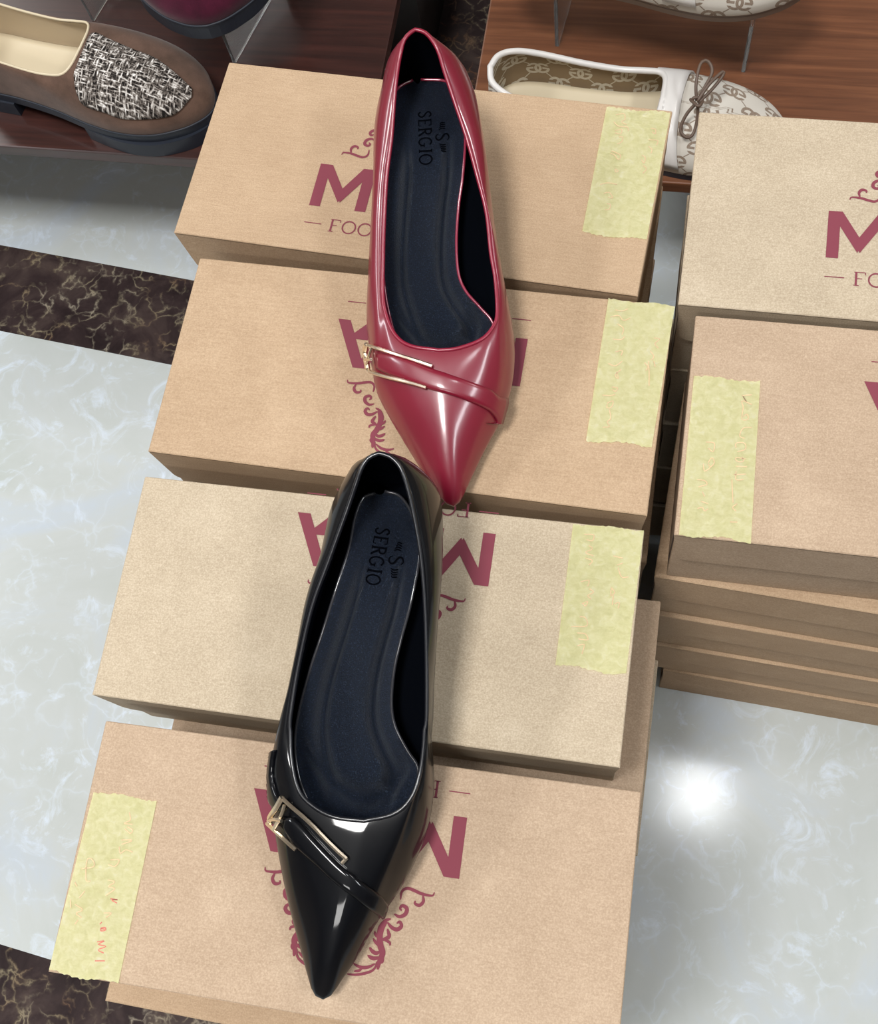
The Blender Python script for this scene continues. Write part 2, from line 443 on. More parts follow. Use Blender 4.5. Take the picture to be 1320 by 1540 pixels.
def shoe_box(x, y, ztop, yaw, label, key='warm', zs=1.0, ys=1.0):
    """first box of a material is built, later ones copy it with its parts"""
    if key not in protos:
        t = empty('shoe_box', (0, 0, 0)); ch = []
        for nm, me in zip(('lid', 'front_flap', 'base', 'side_flap', 'side_flap', 'side_slot_shade', 'side_slot_shade'), BOXSETS[key]):
            o = bpy.data.objects.new(nm, me); COL.objects.link(o); o.parent = t; ch.append(o)
        protos[key] = (t, ch)
    else:
        src, sch = protos[key]
        t = src.copy(); COL.objects.link(t); ch = []
        for q in sch:
            c = q.copy(); COL.objects.link(c); c.parent = t; ch.append(c)
    t.location = (x, y, ztop - BH_ * zs); t.rotation_euler = (0, 0, math.radians(yaw)); t.scale = (1, ys, zs)
    tag(t, label, 'box', 'stacked kraft cardboard shoe boxes')
    return t, ch[0]

# --- print on the lids (metres, logo upright, centred on the lid)
def poly_bm(b, pts, z, flip=1):
    vs = [b.verts.new((x, y, z)) for x, y in pts]
    try: b.faces.new(vs)
    except ValueError: pass
def stroke(b, P, w0, z, taper=True, n=None):
    """flat ribbon along P, thin at the ends when tapered"""
    P = spline(P, n or max(8, len(P) * 5)); N = len(P)
    T = np.gradient(P, axis=0); T /= np.linalg.norm(T, axis=1)[:, None] + 1e-12
    Q = np.stack([-T[:, 1], T[:, 0]], 1)
    L = []; R_ = []
    for i in range(N):
        s = i / (N - 1)
        ww = w0 * (0.25 + 0.75 * math.sin(math.pi * min(1, max(0, s))) ** 0.6) if taper else w0
        a = P[i] + Q[i] * ww / 2; c = P[i] - Q[i] * ww / 2
        L.append(b.verts.new((a[0], a[1], z))); R_.append(b.verts.new((c[0], c[1], z)))
    for i in range(N - 1): b.faces.new((R_[i], R_[i + 1], L[i + 1], L[i]))
def bar(b, x0, y0, x1, y1, w, z):
    d = Vector((x1 - x0, y1 - y0)).normalized(); q = Vector((-d.y, d.x)) * w / 2
    poly_bm(b, [(x0 - q.x, y0 - q.y), (x1 - q.x, y1 - q.y), (x1 + q.x, y1 + q.y), (x0 + q.x, y0 + q.y)], z)
# serif glyphs on a unit-high cell: thick (T) and thin (t) bars, arcs, serifs
GLY = {
 'F': [('b', .15, 0, .15, 1, 'T'), ('b', .05, .98, .6, .98, 't'), ('b', .15, .52, .45, .52, 't'), ('b', .02, .02, .3, .02, 't'), ('b', .6, .98, .6, .8, 't')],
 'E': [('b', .15, 0, .15, 1, 'T'), ('b', .05, .98, .6, .98, 't'), ('b', .15, .52, .48, .52, 't'), ('b', .05, .02, .62, .02, 't'), ('b', .6, .98, .6, .8, 't'), ('b', .62, .02, .64, .22, 't')],
 'O': [('c', .4, .5, .36, .48, 0, 360)],
 'G': [('c', .4, .5, .36, .48, 45, 330), ('b', .7, .42, .7, .12, 'T'), ('b', .5, .42, .82, .42, 't')],
 'S': [('p', [(.55, .82), (.42, .97), (.2, .92), (.12, .75), (.25, .58), (.45, .44), (.55, .27), (.46, .08), (.25, .02), (.1, .18)])],
 'R': [('b', .15, 0, .15, 1, 'T'), ('b', .02, .02, .3, .02, 't'), ('p', [(.05, .98), (.35, .98), (.55, .88), (.55, .64), (.35, .52), (.15, .52)]), ('b', .32, .52, .68, .02, 'T'), ('b', .6, .02, .76, .02, 't')],
 'I': [('b', .2, 0, .2, 1, 'T'), ('b', .06, .98, .34, .98, 't'), ('b', .06, .02, .34, .02, 't')],
 'T': [('b', .35, 0, .35, 1, 'T'), ('b', .02, .98, .68, .98, 't'), ('b', .2, .02, .5, .02, 't'), ('b', .02, .98, .02, .8, 't'), ('b', .68, .98, .68, .8, 't')],
 'W': [('b', .05, 1, .3, 0, 'T'), ('b', .3, 0, .5, .9, 't'), ('b', .5, .9, .75, 0, 'T'), ('b', .75, 0, .98, 1, 't'), ('b', -.04, .98, .16, .98, 't'), ('b', .88, .98, 1.06, .98, 't')],
 'A': [('b', .05, 0, .38, 1, 't'), ('b', .38, 1, .72, 0, 'T'), ('b', .18, .34, .58, .34, 't'), ('b', -.04, .02, .15, .02, 't'), ('b', .6, .02, .84, .02, 't')],
}
ADV = {'F': .72, 'E': .78, 'O': .88, 'G': .95, 'S': .7, 'R': .84, 'I': .46, 'T': .78, 'W': 1.12, 'A': .88}
def word(b, txt, x, y, h, z, sx=1.0, tf=None, T=0.14, t=0.06):
    tmp = bmesh.new(); cx = x
    for ch in txt:
        for g in GLY[ch]:
            if g[0] == 'b':
                bar(tmp, cx + g[1] * h * sx, y + g[2] * h, cx + g[3] * h * sx, y + g[4] * h, (T if g[5] == 'T' else t) * h, z)
            elif g[0] == 'c':
                pts = []
                for k in range(25):
                    a = math.radians(g[5] + (g[6] - g[5]) * k / 24)
                    pts.append((cx + (g[1] + g[3] * math.cos(a)) * h * sx, y + (g[2] + g[4] * math.sin(a)) * h))
                stroke(tmp, pts, (T + t) / 2 * h * 1.05, z, False, 40)
            else:
                stroke(tmp, [(cx + p[0] * h * sx, y + p[1] * h) for p in g[1]], (T + t) / 2 * h * 1.1, z, False, 30)
        cx += ADV[ch] * h * sx * 1.02
    me = bpy.data.meshes.new('t'); tmp.to_mesh(me); tmp.free(); b.from_mesh(me); bpy.data.meshes.remove(me)
    return cx
def logo_mesh():
    b = bmesh.new(); Z = BH_ + 0.00025
    # bold M, then bold A at the far end of the word
    x0, y0, x1, y1, s = -0.0665, -0.0345, -0.0290, -0.0030, 0.0072
    cxm = (x0 + x1) / 2
    poly_bm(b, [(x0, y0), (x0 + s, y0), (x0 + s, y1), (x0, y1)], Z)
    poly_bm(b, [(x1 - s, y0), (x1, y0), (x1, y1), (x1 - s, y1)], Z)
    poly_bm(b, [(x0 + s * .1, y1), (x0 + s * 1.15, y1), (cxm + s * .35, y0 + .011), (cxm - s * .1, y0 + .0045)], Z + .00002)
    poly_bm(b, [(x1 - s * 1.15, y1), (x1 - s * .1, y1), (cxm + s * .1, y0 + .0045), (cxm - s * .35, y0 + .011)], Z + .00004)
    ax0, ax1 = 0.0125, 0.0515; am = (ax0 + ax1) / 2
    poly_bm(b, [(ax0, y0), (ax0 + .0078, y0), (am + .0030, y1), (am - .0042, y1)], Z)
    poly_bm(b, [(ax1 - .0078, y0), (ax1, y0), (am + .0042, y1), (am - .0030, y1)], Z + .00002)
    poly_bm(b, [(ax0 + .0080, y0 + .0125), (am, y0 + .0005), (ax1 - .0080, y0 + .0125)], Z + .00004)
    # caption between two dashes
    bar(b, -0.0665, -0.0470, -0.0550, -0.0470, 0.0006, Z)
    word(b, 'FOOTWEAR', -0.0500, -0.0515, 0.0090, Z, 1.30)
    bar(b, 0.0365, -0.0470, 0.0480, -0.0470, 0.0006, Z)
    # scrolled wreath above the word: one branch digitised, the other mirrored
    cx = -0.0085
    br = []
    def px(u, v):      # photograph point on the front box's lid, turned upright
        p = at(340 + u / 3.143, 1080 + v / 3.143, 0.3485)
        dx, dy = p[0] + .1262, p[1] - .0016; a = math.radians(.75)
        return (-(dx * math.cos(a) + dy * math.sin(a)) - .0065, -(-dx * math.sin(a) + dy * math.cos(a)) + .007)
    S = [([(980, 822), (972, 838), (945, 836), (915, 828), (880, 812), (850, 804), (826, 820), (820, 858)], .0026),
         ([(925, 836), (928, 865), (910, 884), (888, 876), (890, 862)], .0028),
         ([(790, 925), (815, 938), (842, 926), (850, 900), (830, 886), (818, 898), (826, 910)], .0032),
         ([(758, 965), (780, 990), (805, 998), (824, 982), (816, 962), (802, 970)], .0032),
         ([(755, 962), (735, 990), (722, 1030), (725, 1075), (735, 1110), (720, 1150), (712, 1188)], .0050),
         ([(775, 948), (748, 958), (722, 990), (712, 1020)], .0030),
         ([(758, 995), (766, 1030), (748, 1042), (728, 1050)], .0030),
         ([(740, 1045), (768, 1060), (770, 1076)], .0022),
         ([(725, 1040), (705, 1025), (697, 1006)], .0026),
         ([(728, 1080), (705, 1062), (690, 1040)], .0024),
         ([(728, 1100), (705, 1110), (686, 1100), (674, 1082)], .0030),
         ([(725, 1130), (690, 1135), (664, 1120)], .0030),
         ([(722, 1120), (735, 1140), (730, 1160)], .0026),
         ([(708, 1150), (700, 1178), (680, 1196), (640, 1208), (600, 1212), (566, 1208)], .0022),
         ([(700, 1160), (670, 1175), (640, 1178), (612, 1168), (598, 1158)], .0026),
         ([(640, 1176), (625, 1192), (600, 1196)], .0022)]
    for si, (pts, w_) in enumerate(S):
        Zs = Z + si * 0.000012
        P = [px(*q) for q in pts]
        stroke(b, P, w_ * .66, Zs)
        stroke(b, [(2 * cx - q[0], q[1]) for q in P][::-1], w_ * .66, Zs + 0.000005)
    bmesh.ops.recalc_face_normals(b, faces=b.faces)
    for f in b.faces:
        if f.normal.z < 0: f.normal_flip()
    me = bpy.data.meshes.new('printed_logo'); b.to_mesh(me); b.free(); me.materials.append(M_INK); return me
LOGO = logo_mesh()
def add_logo(lid, flip, dx=0, dy=0):
    o = bpy.data.objects.new('printed_logo', LOGO); COL.objects.link(o); o.parent = lid
    o.location = (dx, dy, 0); o.rotation_euler = (0, 0, math.pi if flip else 0)
    o['label'] = 'maroon printed lettering and scroll emblem'
def add_tape(t, c, lines, seed, m=M_WRITE, red=()):
    """c: four corners (mm, lid coordinates) top-left, top-right, bottom-right, bottom-left; torn short ends"""
    rnd = random.Random(seed)
    c = [Vector((x / 1000, y / 1000)) for x, y in c]
    n = 26; top = []; bot = []
    for k in range(n + 1):
        s = k / n
        top.append(c[0].lerp(c[1], s) + Vector((0, rnd.uniform(-.0005, .0005) + .0005 * math.sin(s * 9 + seed))))
        bot.append(c[3].lerp(c[2], s) + Vector((0, rnd.uniform(-.0005, .0005) + .0009 * math.sin(s * 7 + seed * 2))))
    b = bmesh.new(); rows = 14; g = []
    for j in range(rows + 1):
        r = []
        for k in range(n + 1):
            p = top[k].lerp(bot[k], j / rows)
            r.append(b.verts.new((p.x, p.y, BH_ + 0.0004 + 0.00012 * math.sin(j * 1.7 + k * .3))))
        g.append(r)
    for j in range(rows):
        for k in range(n): b.faces.new((g[j][k], g[j + 1][k], g[j + 1][k + 1], g[j][k + 1]))
    bmesh.ops.solidify(b, geom=list(b.faces), thickness=0.00015)
    bmesh.ops.recalc_face_normals(b, faces=b.faces)
    tp = from_bm('tape_label', b, M_TAPE, t, smooth=False)
    tp['label'] = 'pale yellow crepe masking tape with faint handwriting'
    mw = Matrix.Translation(t.location) @ Matrix.Rotation(t.rotation_euler.z, 4, 'Z')
    inv = mw.inverted(); zt = t.location.z + BH_ * t.scale[2]
    for pl, mm in ((lines, m), (red, M_WRITE2)):
        if not pl: continue
        b = bmesh.new()
        for L_ in pl:
            P = []
            for u, v in L_:
                q = inv @ Vector(at(u, v, zt)); P.append((q.x, q.y / t.scale[1]))
            stroke(b, P, 0.00055, BH_ + 0.00075, False, len(P) * 4)
        for f in b.faces:
            if f.normal.z < 0: f.normal_flip()
        from_bm('handwriting', b, mm, tp)
    return tp

stacks = [(-.1547, .4371, .3523, -3.54, 'warm'), (-.1382, .2925, .3525, -1.14, 'warm'),
          (-.1398, .1479, .3468, .26, 'grey'), (-.1262, .0016, .3485, .75, 'rosy')]
names = ['rearmost left stack', 'left stack under the red toe', 'left stack under the black heel', 'frontmost left stack']
toplab = ['kraft shoe box under the back of the red heel, rearmost of the left row',
          'kraft shoe box under the toe of the red heel, its maroon logo upside down',
          'greyish kraft shoe box under the back of the black heel, tape at right',
          'frontmost kraft shoe box under the black toe, yellow tape on its left end']
offs = {0: [(.002, .002, .5), (.001, .002, -.5), (.000, -.003, 1), (.002, .003, 0)],
        1: [(.003, -.002, .5), (.001, -.003, -1), (.003, -.002, .5), (-.002, .001, 0)],
        2: [(.0165, -.015, .2), (.0215, -.031, -.4), (.012, -.030, .4), (.014, -.030, 0)],
        3: [(.0010, -.0235, -.9), (.004, -.0310, .2), (-.002, -.031, .6), (.001, -.032, 0)]}
LV = ['second from the top', 'third from the top', 'fourth from the top', 'at the very bottom']
lids = []
for i, (x, y, zt, yaw, key) in enumerate(stacks):
    zs = (zt - FZ) / 0.475
    t, lid = shoe_box(x, y, zt, yaw, toplab[i], key, zs)
    lids.append((t, lid))
    for k, (dx, dy, dr) in enumerate(offs[i]):
        lv = LV[k]
        mk = ['warm', 'rosy', 'warm', 'warm'][k] if i != 2 else ['rosy', 'grey', 'warm', 'warm'][k]
        shoe_box(x + dx, y + dy, zt - BH_ * zs * (k + 1), yaw * 0.4 + dr,
                 'kraft shoe box %s of the %s' % (lv, names[i]), mk, zs)
# right-hand pair of stacks
tR1, lR1 = shoe_box(.1655, .4275, .35, -.2, 'grey kraft shoe box behind the others at right, upright logo, no tape', 'grey', 1, 1.03)
for k, (dx, dy, dr) in enumerate([(.001, .004, .5), (.003, .002, -.6), (.001, .006, .4), (.002, .005, 0)]):
    shoe_box(.1655 + dx, .4275 + dy, .35 - BH_ * (k + 1), dr, 'kraft shoe box %s of the back right stack' % LV[k], 'grey', 1, 1.03)
tR2, lR2 = shoe_box(.1763, .2835, .35, .1, 'kraft shoe box on the front right stack with yellow tape at its left edge', 'rosy', 1, 1.035)
for k, (lx, ly, rx, ry) in enumerate([(.0205, .2155, .158, .2085), (.0265, .2150, .180, .2080), (.0320, .2150, .201, .2080), (.0440, .2158, .243, .2070)]):
    nm = LV[k]
    a = math.atan2(ry - ly, rx - lx); ys = 1.035
    cx, cy = rot2(BL_ / 2, BW_ * ys / 2, a)
    shoe_box(lx + cx, ly + cy, .35 - BH_ * (k + 1), math.degrees(a), 'kraft shoe box %s of the front right stack beside the floor' % nm, 'warm', 1, ys)
add_logo(lids[0][1], False); add_logo(lids[1][1], True)
add_logo(lids[2][1], True, 0, .0205); add_logo(lids[3][1], True, -.006, .007)
add_logo(lR1, False, 0, .006); add_logo(lR2, True, 0, 0)

def Z(x0, y0, k, pts): return [(x0 + a / k, y0 + b_ / k) for a, b_ in pts]
# handwriting traced from each label
w1 = [Z(850, 140, 5.92, q) for q in [[(450, 200), (520, 190), (530, 240), (500, 260), (545, 290)], [(430, 260), (470, 300), (550, 310), (560, 345)], [(440, 340), (500, 330), (490, 370), (440, 360)], [(460, 460), (500, 440), (510, 400), (475, 395)], [(400, 540), (440, 560), (470, 600), (490, 560), (410, 520)], [(440, 680), (470, 700), (450, 710), (440, 690)], [(310, 820), (380, 805), (460, 820)], [(340, 900), (390, 890), (420, 940), (380, 930)], [(350, 1045), (390, 1040), (400, 1000), (370, 990)],
      [(760, 320), (800, 330), (800, 370), (770, 350)], [(740, 420), (820, 430), (810, 470)], [(740, 480), (770, 510), (760, 545)], [(680, 560), (710, 580), (700, 630), (680, 600)], [(690, 650), (720, 680), (690, 720)]]]
w2 = [Z(860, 430, 5.7, q) for q in [[(370, 210), (430, 220), (480, 200)], [(330, 270), (400, 260), (440, 300), (500, 280)], [(390, 330), (440, 370), (430, 420)], [(350, 460), (420, 465), (450, 440)], [(370, 570), (430, 560), (420, 600)], [(310, 670), (370, 690), (430, 650)], [(420, 720), (370, 770), (400, 800), (380, 740)], [(340, 870), (390, 880), (370, 910), (345, 890)], [(260, 940), (320, 945), (370, 935)], [(300, 1010), (350, 990), (340, 1040), (300, 1050), (300, 1020)], [(320, 1060), (330, 1140), (300, 1170), (320, 1210), (260, 1215)],
      [(700, 450), (750, 460), (710, 500), (740, 540)], [(670, 560), (700, 610), (680, 640)], [(620, 660), (650, 700), (630, 730)], [(655, 650), (660, 740), (660, 860)], [(700, 650), (712, 700)]]]
w3 = [Z(810, 770, 5.705, q) for q in [[(390, 195), (470, 200), (460, 250), (410, 240)], [(430, 290), (460, 320), (400, 350), (470, 380)], [(400, 400), (460, 420), (430, 460)], [(360, 600), (430, 590), (420, 640)], [(430, 660), (470, 690), (420, 720), (450, 750)], [(370, 790), (420, 770), (400, 810), (380, 790)], [(350, 900), (400, 910), (410, 980), (280, 985)], [(330, 1040), (400, 1050), (420, 1100), (340, 1090)], [(330, 1150), (390, 1140), (370, 1220)],
      [(640, 380), (720, 400)], [(670, 460), (720, 440)], [(680, 480), (710, 560), (770, 560)], [(620, 650), (650, 690), (620, 720), (620, 660)], [(640, 720), (630, 800)], [(650, 790), (690, 780), (680, 830)]]]
w5 = [Z(990, 540, 5.5, q) for q in [[(770, 300), (700, 310), (730, 360), (690, 300)], [(770, 380), (690, 350), (700, 400)], [(700, 400), (690, 500), (740, 500), (730, 460), (700, 480)], [(770, 570), (700, 575), (670, 640), (710, 660)], [(640, 740), (640, 700), (710, 700), (715, 750), (650, 770)], [(720, 830), (640, 820), (650, 850), (700, 850), (690, 810)], [(640, 890), (730, 895)], [(620, 960), (720, 955)], [(640, 930), (640, 1000), (700, 1000)], [(605, 1000), (610, 1100), (615, 1190)], [(650, 1200), (610, 1230), (640, 1260)], [(590, 1350), (650, 1352)],
      [(390, 690), (460, 700), (450, 770), (410, 740)], [(410, 860), (440, 820), (460, 860), (430, 895), (410, 870)], [(370, 870), (380, 930), (430, 900)], [(320, 1000), (380, 1010), (400, 1040), (330, 1060)], [(360, 1100), (380, 1140)], [(350, 1180), (410, 1200)], [(320, 1240), (360, 1230), (380, 1260), (410, 1240)]]]
w4 = [Z(0, 1040, 3, q) for q in [[(585, 545), (590, 580), (560, 595), (600, 600)], [(575, 610), (600, 625), (590, 640), (565, 620)], [(550, 670), (600, 672), (550, 690)], [(540, 700), (545, 730), (570, 715), (600, 725)], [(500, 760), (540, 760), (520, 790), (490, 780)], [(490, 850), (520, 860), (490, 880), (520, 890), (480, 920)], [(470, 1000), (505, 1000), (480, 1020)], [(370, 800), (425, 790), (420, 760), (395, 760), (390, 850), (410, 855)], [(340, 860), (350, 880)], [(360, 930), (385, 900)], [(340, 960), (375, 985), (345, 1000), (370, 1020)], [(320, 940), (322, 975)], [(340, 1050), (355, 1030)]]]
r4 = [Z(0, 1040, 3, q) for q in [[(500, 935), (535, 940), (505, 940), (530, 955)], [(440, 1130), (475, 1125), (445, 1140), (480, 1150), (445, 1165), (470, 1180)], [(430, 1215), (475, 1215)], [(455, 1068), (475, 1064), (478, 1076), (458, 1080), (458, 1070), (475, 1072)], [(452, 1050), (462, 1040)]]]
add_tape(lids[0][0], [(108.3, 63.9), (148.9, 65.0), (149.0, -28.7), (109.2, -28.9)], w1, 1)
add_tape(lids[1][0], [(110.6, 66.6), (150.4, 66.6), (147.6, -25.2), (109.8, -26.0)], w2, 2)
add_tape(lids[2][0], [(109.7, 66.2), (149.7, 66.6), (148.1, -16.9), (109.4, -16.3)], w3, 3)
add_tape(lids[3][0], [(-147.4, 27.9), (-110.4, 27.4), (-110.4, -67.4), (-149.7, -66.4)], w4, 4, red=r4)
add_tape(tR2, [(-147.6, 29.6 / 1.035), (-109.6, 29.2 / 1.035), (-107.8, -66.6), (-147.4, -66.6)], w5, 5)

# ------------------------------------------------------------------ shoes
def smooth01(x): x = min(1, max(0, x)); return x * x * (3 - 2 * x)
class Shoe:
    pass
def prep(z0, toe, heel, solef):
    ax = (heel[:2] - toe[:2]); L = np.linalg.norm(ax); ax = ax / L
    def s_of(P): return float(np.dot(np.array(P)[:2] - toe[:2], ax) / L)
    def lift(pts, zf):
        out = []
        for q in pts:
            z = z0 + 0.03
            for _ in range(8):
                P = at(q[0], q[1], z); z = z0 + (q[2] if len(q) > 2 else zf(s_of(P)))
            out.append(at(q[0], q[1], z))
        return out
    return s_of, lift
def build_upper(root, off, Tl, Tr, Ol, Or, s_of, solef, z0, m_up, m_lin, m_rim, n=72, K=20, p_side=1.6, p_toe=1.35,
                inset=0.004, rim_r=0.0012, sole_t=0.003, welt=0.0, uv=False, m_rim_name='topline_piping', lin_in=0.0016, rings=5):
    """Tl/Tr topline halves, Ol/Or widest outline halves, each from back of heel to front"""
    Tl, Tr, Ol, Or = [spline(q, n) for q in (Tl, Tr, Ol, Or)]
    T = np.vstack([Tl, Tr[::-1][1:-1]]); O = np.vstack([Ol, Or[::-1][1:-1]]); N = len(T)
    cen = O.mean(0)
    # inward direction in plan
    tg = np.roll(O, -1, 0) - np.roll(O, 1, 0)
    nr = np.stack([-tg[:, 1], tg[:, 0]], 1); nr /= np.linalg.norm(nr, axis=1)[:, None] + 1e-9
    area = 0.5 * np.sum(O[:, 0] * np.roll(O[:, 1], -1) - np.roll(O[:, 0], -1) * O[:, 1])
    if area < 0: nr = -nr
    for _ in range(6): nr = (np.roll(nr, 1, 0) + nr * 2 + np.roll(nr, -1, 0)) / 4
    nr /= np.linalg.norm(nr, axis=1)[:, None] + 1e-9
    S = O.copy(); S[:, :2] += nr * inset
    for i in range(N): S[i, 2] = z0 + solef(s_of(O[i])) + sole_t
    def rows(dT, dO, dz):
        G = []
        T2 = T.copy(); O2 = O.copy(); S2 = S.copy()
        T2[:, :2] += nr * dT; O2[:, :2] += nr * dO; S2[:, :2] += nr * dO * 0.6
        for k in range(K + 1):
            th = k / K * math.pi / 2; row = []
            for i in range(N):
                f = 1 - min(i, N - i) / (n - 1.0)          # 1 heel .. 0 toe
                w_ = smooth01((1 - f - 0.55) / 0.45)
                p = p_side * (1 - w_) + p_toe * w_
                a = math.sin(th) ** (2 / p); c = math.cos(th) ** (2 / p) if k < K else 0.0
                P = T2[i] + (O2[i] - T2[i]) * a; P = np.array([P[0], P[1], O2[i][2] + (T2[i][2] - O2[i][2]) * c + dz])
                row.append(P)
            G.append(row)
        for k in range(1, rings + 1):
            th = k / rings * math.pi / 2; row = []
            for i in range(N):
                a = 1 - math.cos(th); c = math.sin(th)
                P = np.array([O2[i][0] + (S2[i][0] - O2[i][0]) * a, O2[i][1] + (S2[i][1] - O2[i][1]) * a, O2[i][2] + (S2[i][2] - O2[i][2]) * c])
                row.append(P)
            G.append(row)
        return G
    def emit(name, G, m, flip):
        V = [p for r in G for p in r]; F = []
        for k in range(len(G) - 1):
            for i in range(N):
                j = (i + 1) % N
                q = (k * N + i, k * N + j, (k + 1) * N + j, (k + 1) * N + i)
                F.append(q if not flip else q[::-1])
        o = from_data(name, V, F, m, root, None, True, off)
        if uv:
            me = o.data; L_ = me.uv_layers.new(name='UVMap')
            arc = np.r_[0, np.cumsum(np.linalg.norm(np.diff(O, axis=0), axis=1))]
            for poly in me.polygons:
                for li in poly.loop_indices:
                    vi = me.loops[li].vertex_index
                    co = me.vertices[vi].co; k = vi // N; i = vi % N
                    steep = k / len(G)
                    # plan coordinates plus height keep the weave even on walls and vamp
                    L_.data[li].uv = uvf(co, i, k, arc)
        return o, V, F
    def uvf(co, i, k, arc):
        f = 1 - min(i, N - i) / (n - 1.0)
        return (co.x * uvdir[0] + co.y * uvdir[1], (-co.x * uvdir[1] + co.y * uvdir[0]) + co.z * (1 if (-co.x * uvdir[1] + co.y * uvdir[0]) > 0 else -1) * -1)
    d = O[0][:2] - O[n - 1][:2]; d /= np.linalg.norm(d); uvdir = d
    up, V, F = emit('upper', rows(0, 0, 0), m_up, area < 0)
    lin, _, _ = emit('lining', rows(lin_in, lin_in, -0.0012), m_lin, area > 0)
    P = [T[i] + np.array([nr[i][0] * 0.0007, nr[i][1] * 0.0007, 0.0]) for i in range(N)]
    tv, tf = tube(P, rim_r, 8, True)
    from_data(m_rim_name, tv, tf, m_rim, root, None, True, off, True)
    bvh = BVHTree.FromPolygons([Vector(p) for p in V], F)
    r = Shoe(); r.T, r.O, r.S, r.N, r.n, r.bvh, r.nr = T, O, S, N, n, bvh, nr
    return r
def strip_solid(left, right, top, bot, m=6):
    """closed slab between two rails with given top / bottom heights"""
    n = len(left); V = []; F = []
    for lay in (top, bot):
        for i in range(n):
            for k in range(m + 1):
                p = left[i] + (right[i] - left[i]) * k / m
                V.append((p[0], p[1], lay(i, k / m)))
    w_ = m + 1; off = n * w_
    for i in range(n - 1):
        for k in range(m):
            a = i * w_ + k; F.append((a, a + 1, a + w_ + 1, a + w_)); F.append((off + a, off + a + w_, off + a + w_ + 1, off + a + 1))
    for i in range(n - 1):
        for k in (0, m):
            a = i * w_ + k; F.append((a, a + w_, off + a + w_, off + a))
    for i in (0, n - 1):
        for k in range(m):
            a = i * w_ + k; F.append((a, a + 1, off + a + 1, off + a))
    return V, F
def sole_of(root, off, r, solef, s_of, z0, m, thick=0.003, grow=0.0):
    n = r.n; Lr = r.S[:n].copy(); Rr = np.vstack([r.S[0:1], r.S[n:][::-1], r.S[n - 1:n]])
    if grow:
        nl = r.nr[:n]; nrr = np.vstack([r.nr[0:1], r.nr[n:][::-1], r.nr[n - 1:n]])
        Lr[:, :2] -= nl * grow; Rr[:, :2] -= nrr * grow
    ss = [solef(s_of((Lr[i] + Rr[i]) / 2)) for i in range(n)]
    V, F = strip_solid(Lr, Rr, lambda i, k: z0 + ss[i] + thick + 0.0005, lambda i, k: z0 + ss[i] + 0.0002)
    o = from_data('sole', V, F, m, root, None, False, off, True)
    return o
def surf(bvh, u, v, approx_z):
    o_, d = ray(u, v)
    h = bvh.ray_cast(o_, d)
    if h[0] is None:
        p = Vector(at(u, v, approx_z)); h = bvh.find_nearest(p)
    nrm = h[1]
    if nrm.dot(d) > 0: nrm = -nrm
    return h[0], nrm
def band(root, off, bvh, A, B, m, name, n=40, mm=8, thick=0.0016, approx=0.38, dome=0.5, uvscale=None):
    """leather band lying on the upper between pixel rails A and B"""
    A = spline(A, n); B = spline(B, n); V = []; F = []
    top = []; bot = []
    for i in range(n):
        for k in range(mm + 1):
            t = k / mm; q = A[i] * (1 - t) + B[i] * t
            p, nr = surf(bvh, q[0], q[1], approx)
            h = thick * ((1 - dome) + dome * math.sqrt(max(0, 1 - (2 * t - 1) ** 4)))
            top.append(p + nr * h); bot.append(p - nr * 0.0004)
    V = top + bot; w_ = mm + 1; o2 = n * w_
    for i in range(n - 1):
        for k in range(mm):
            a = i * w_ + k; F.append((a, a + 1, a + w_ + 1, a + w_)); F.append((o2 + a, o2 + a + w_, o2 + a + w_ + 1, o2 + a + 1))
        for k in (0, mm):
            a = i * w_ + k; F.append((a, a + w_, o2 + a + w_, o2 + a))
    for i in (0, n - 1):
        for k in range(mm):
            a = i * w_ + k; F.append((a, a + 1, o2 + a + 1, o2 + a))
    o = from_data(name, V, F, m, root, None, True, off, True)
    return o
def wire_on(root, off, bvh, P, r, m, name, lift=0.003, n=24, approx=0.38, sides=6, flat=1.0, ends=None):
    P = spline(P, n); Q = []; NN = []
    for q in P:
        p, nr = surf(bvh, q[0], q[1], approx); Q.append(p + nr * lift); NN.append(nr)
    for _ in range(3):
        Q = [Q[0]] + [(Q[i - 1] + Q[i] * 2 + Q[i + 1]) / 4 for i in range(1, len(Q) - 1)] + [Q[-1]]
    return tube(Q, r, sides, False, flat, None)
def merge(parts):
    V = []; F = []
    for v, f in parts:
        o_ = len(V); V += list(v); F += [tuple(i + o_ for i in q) for q in f]
    return V, F

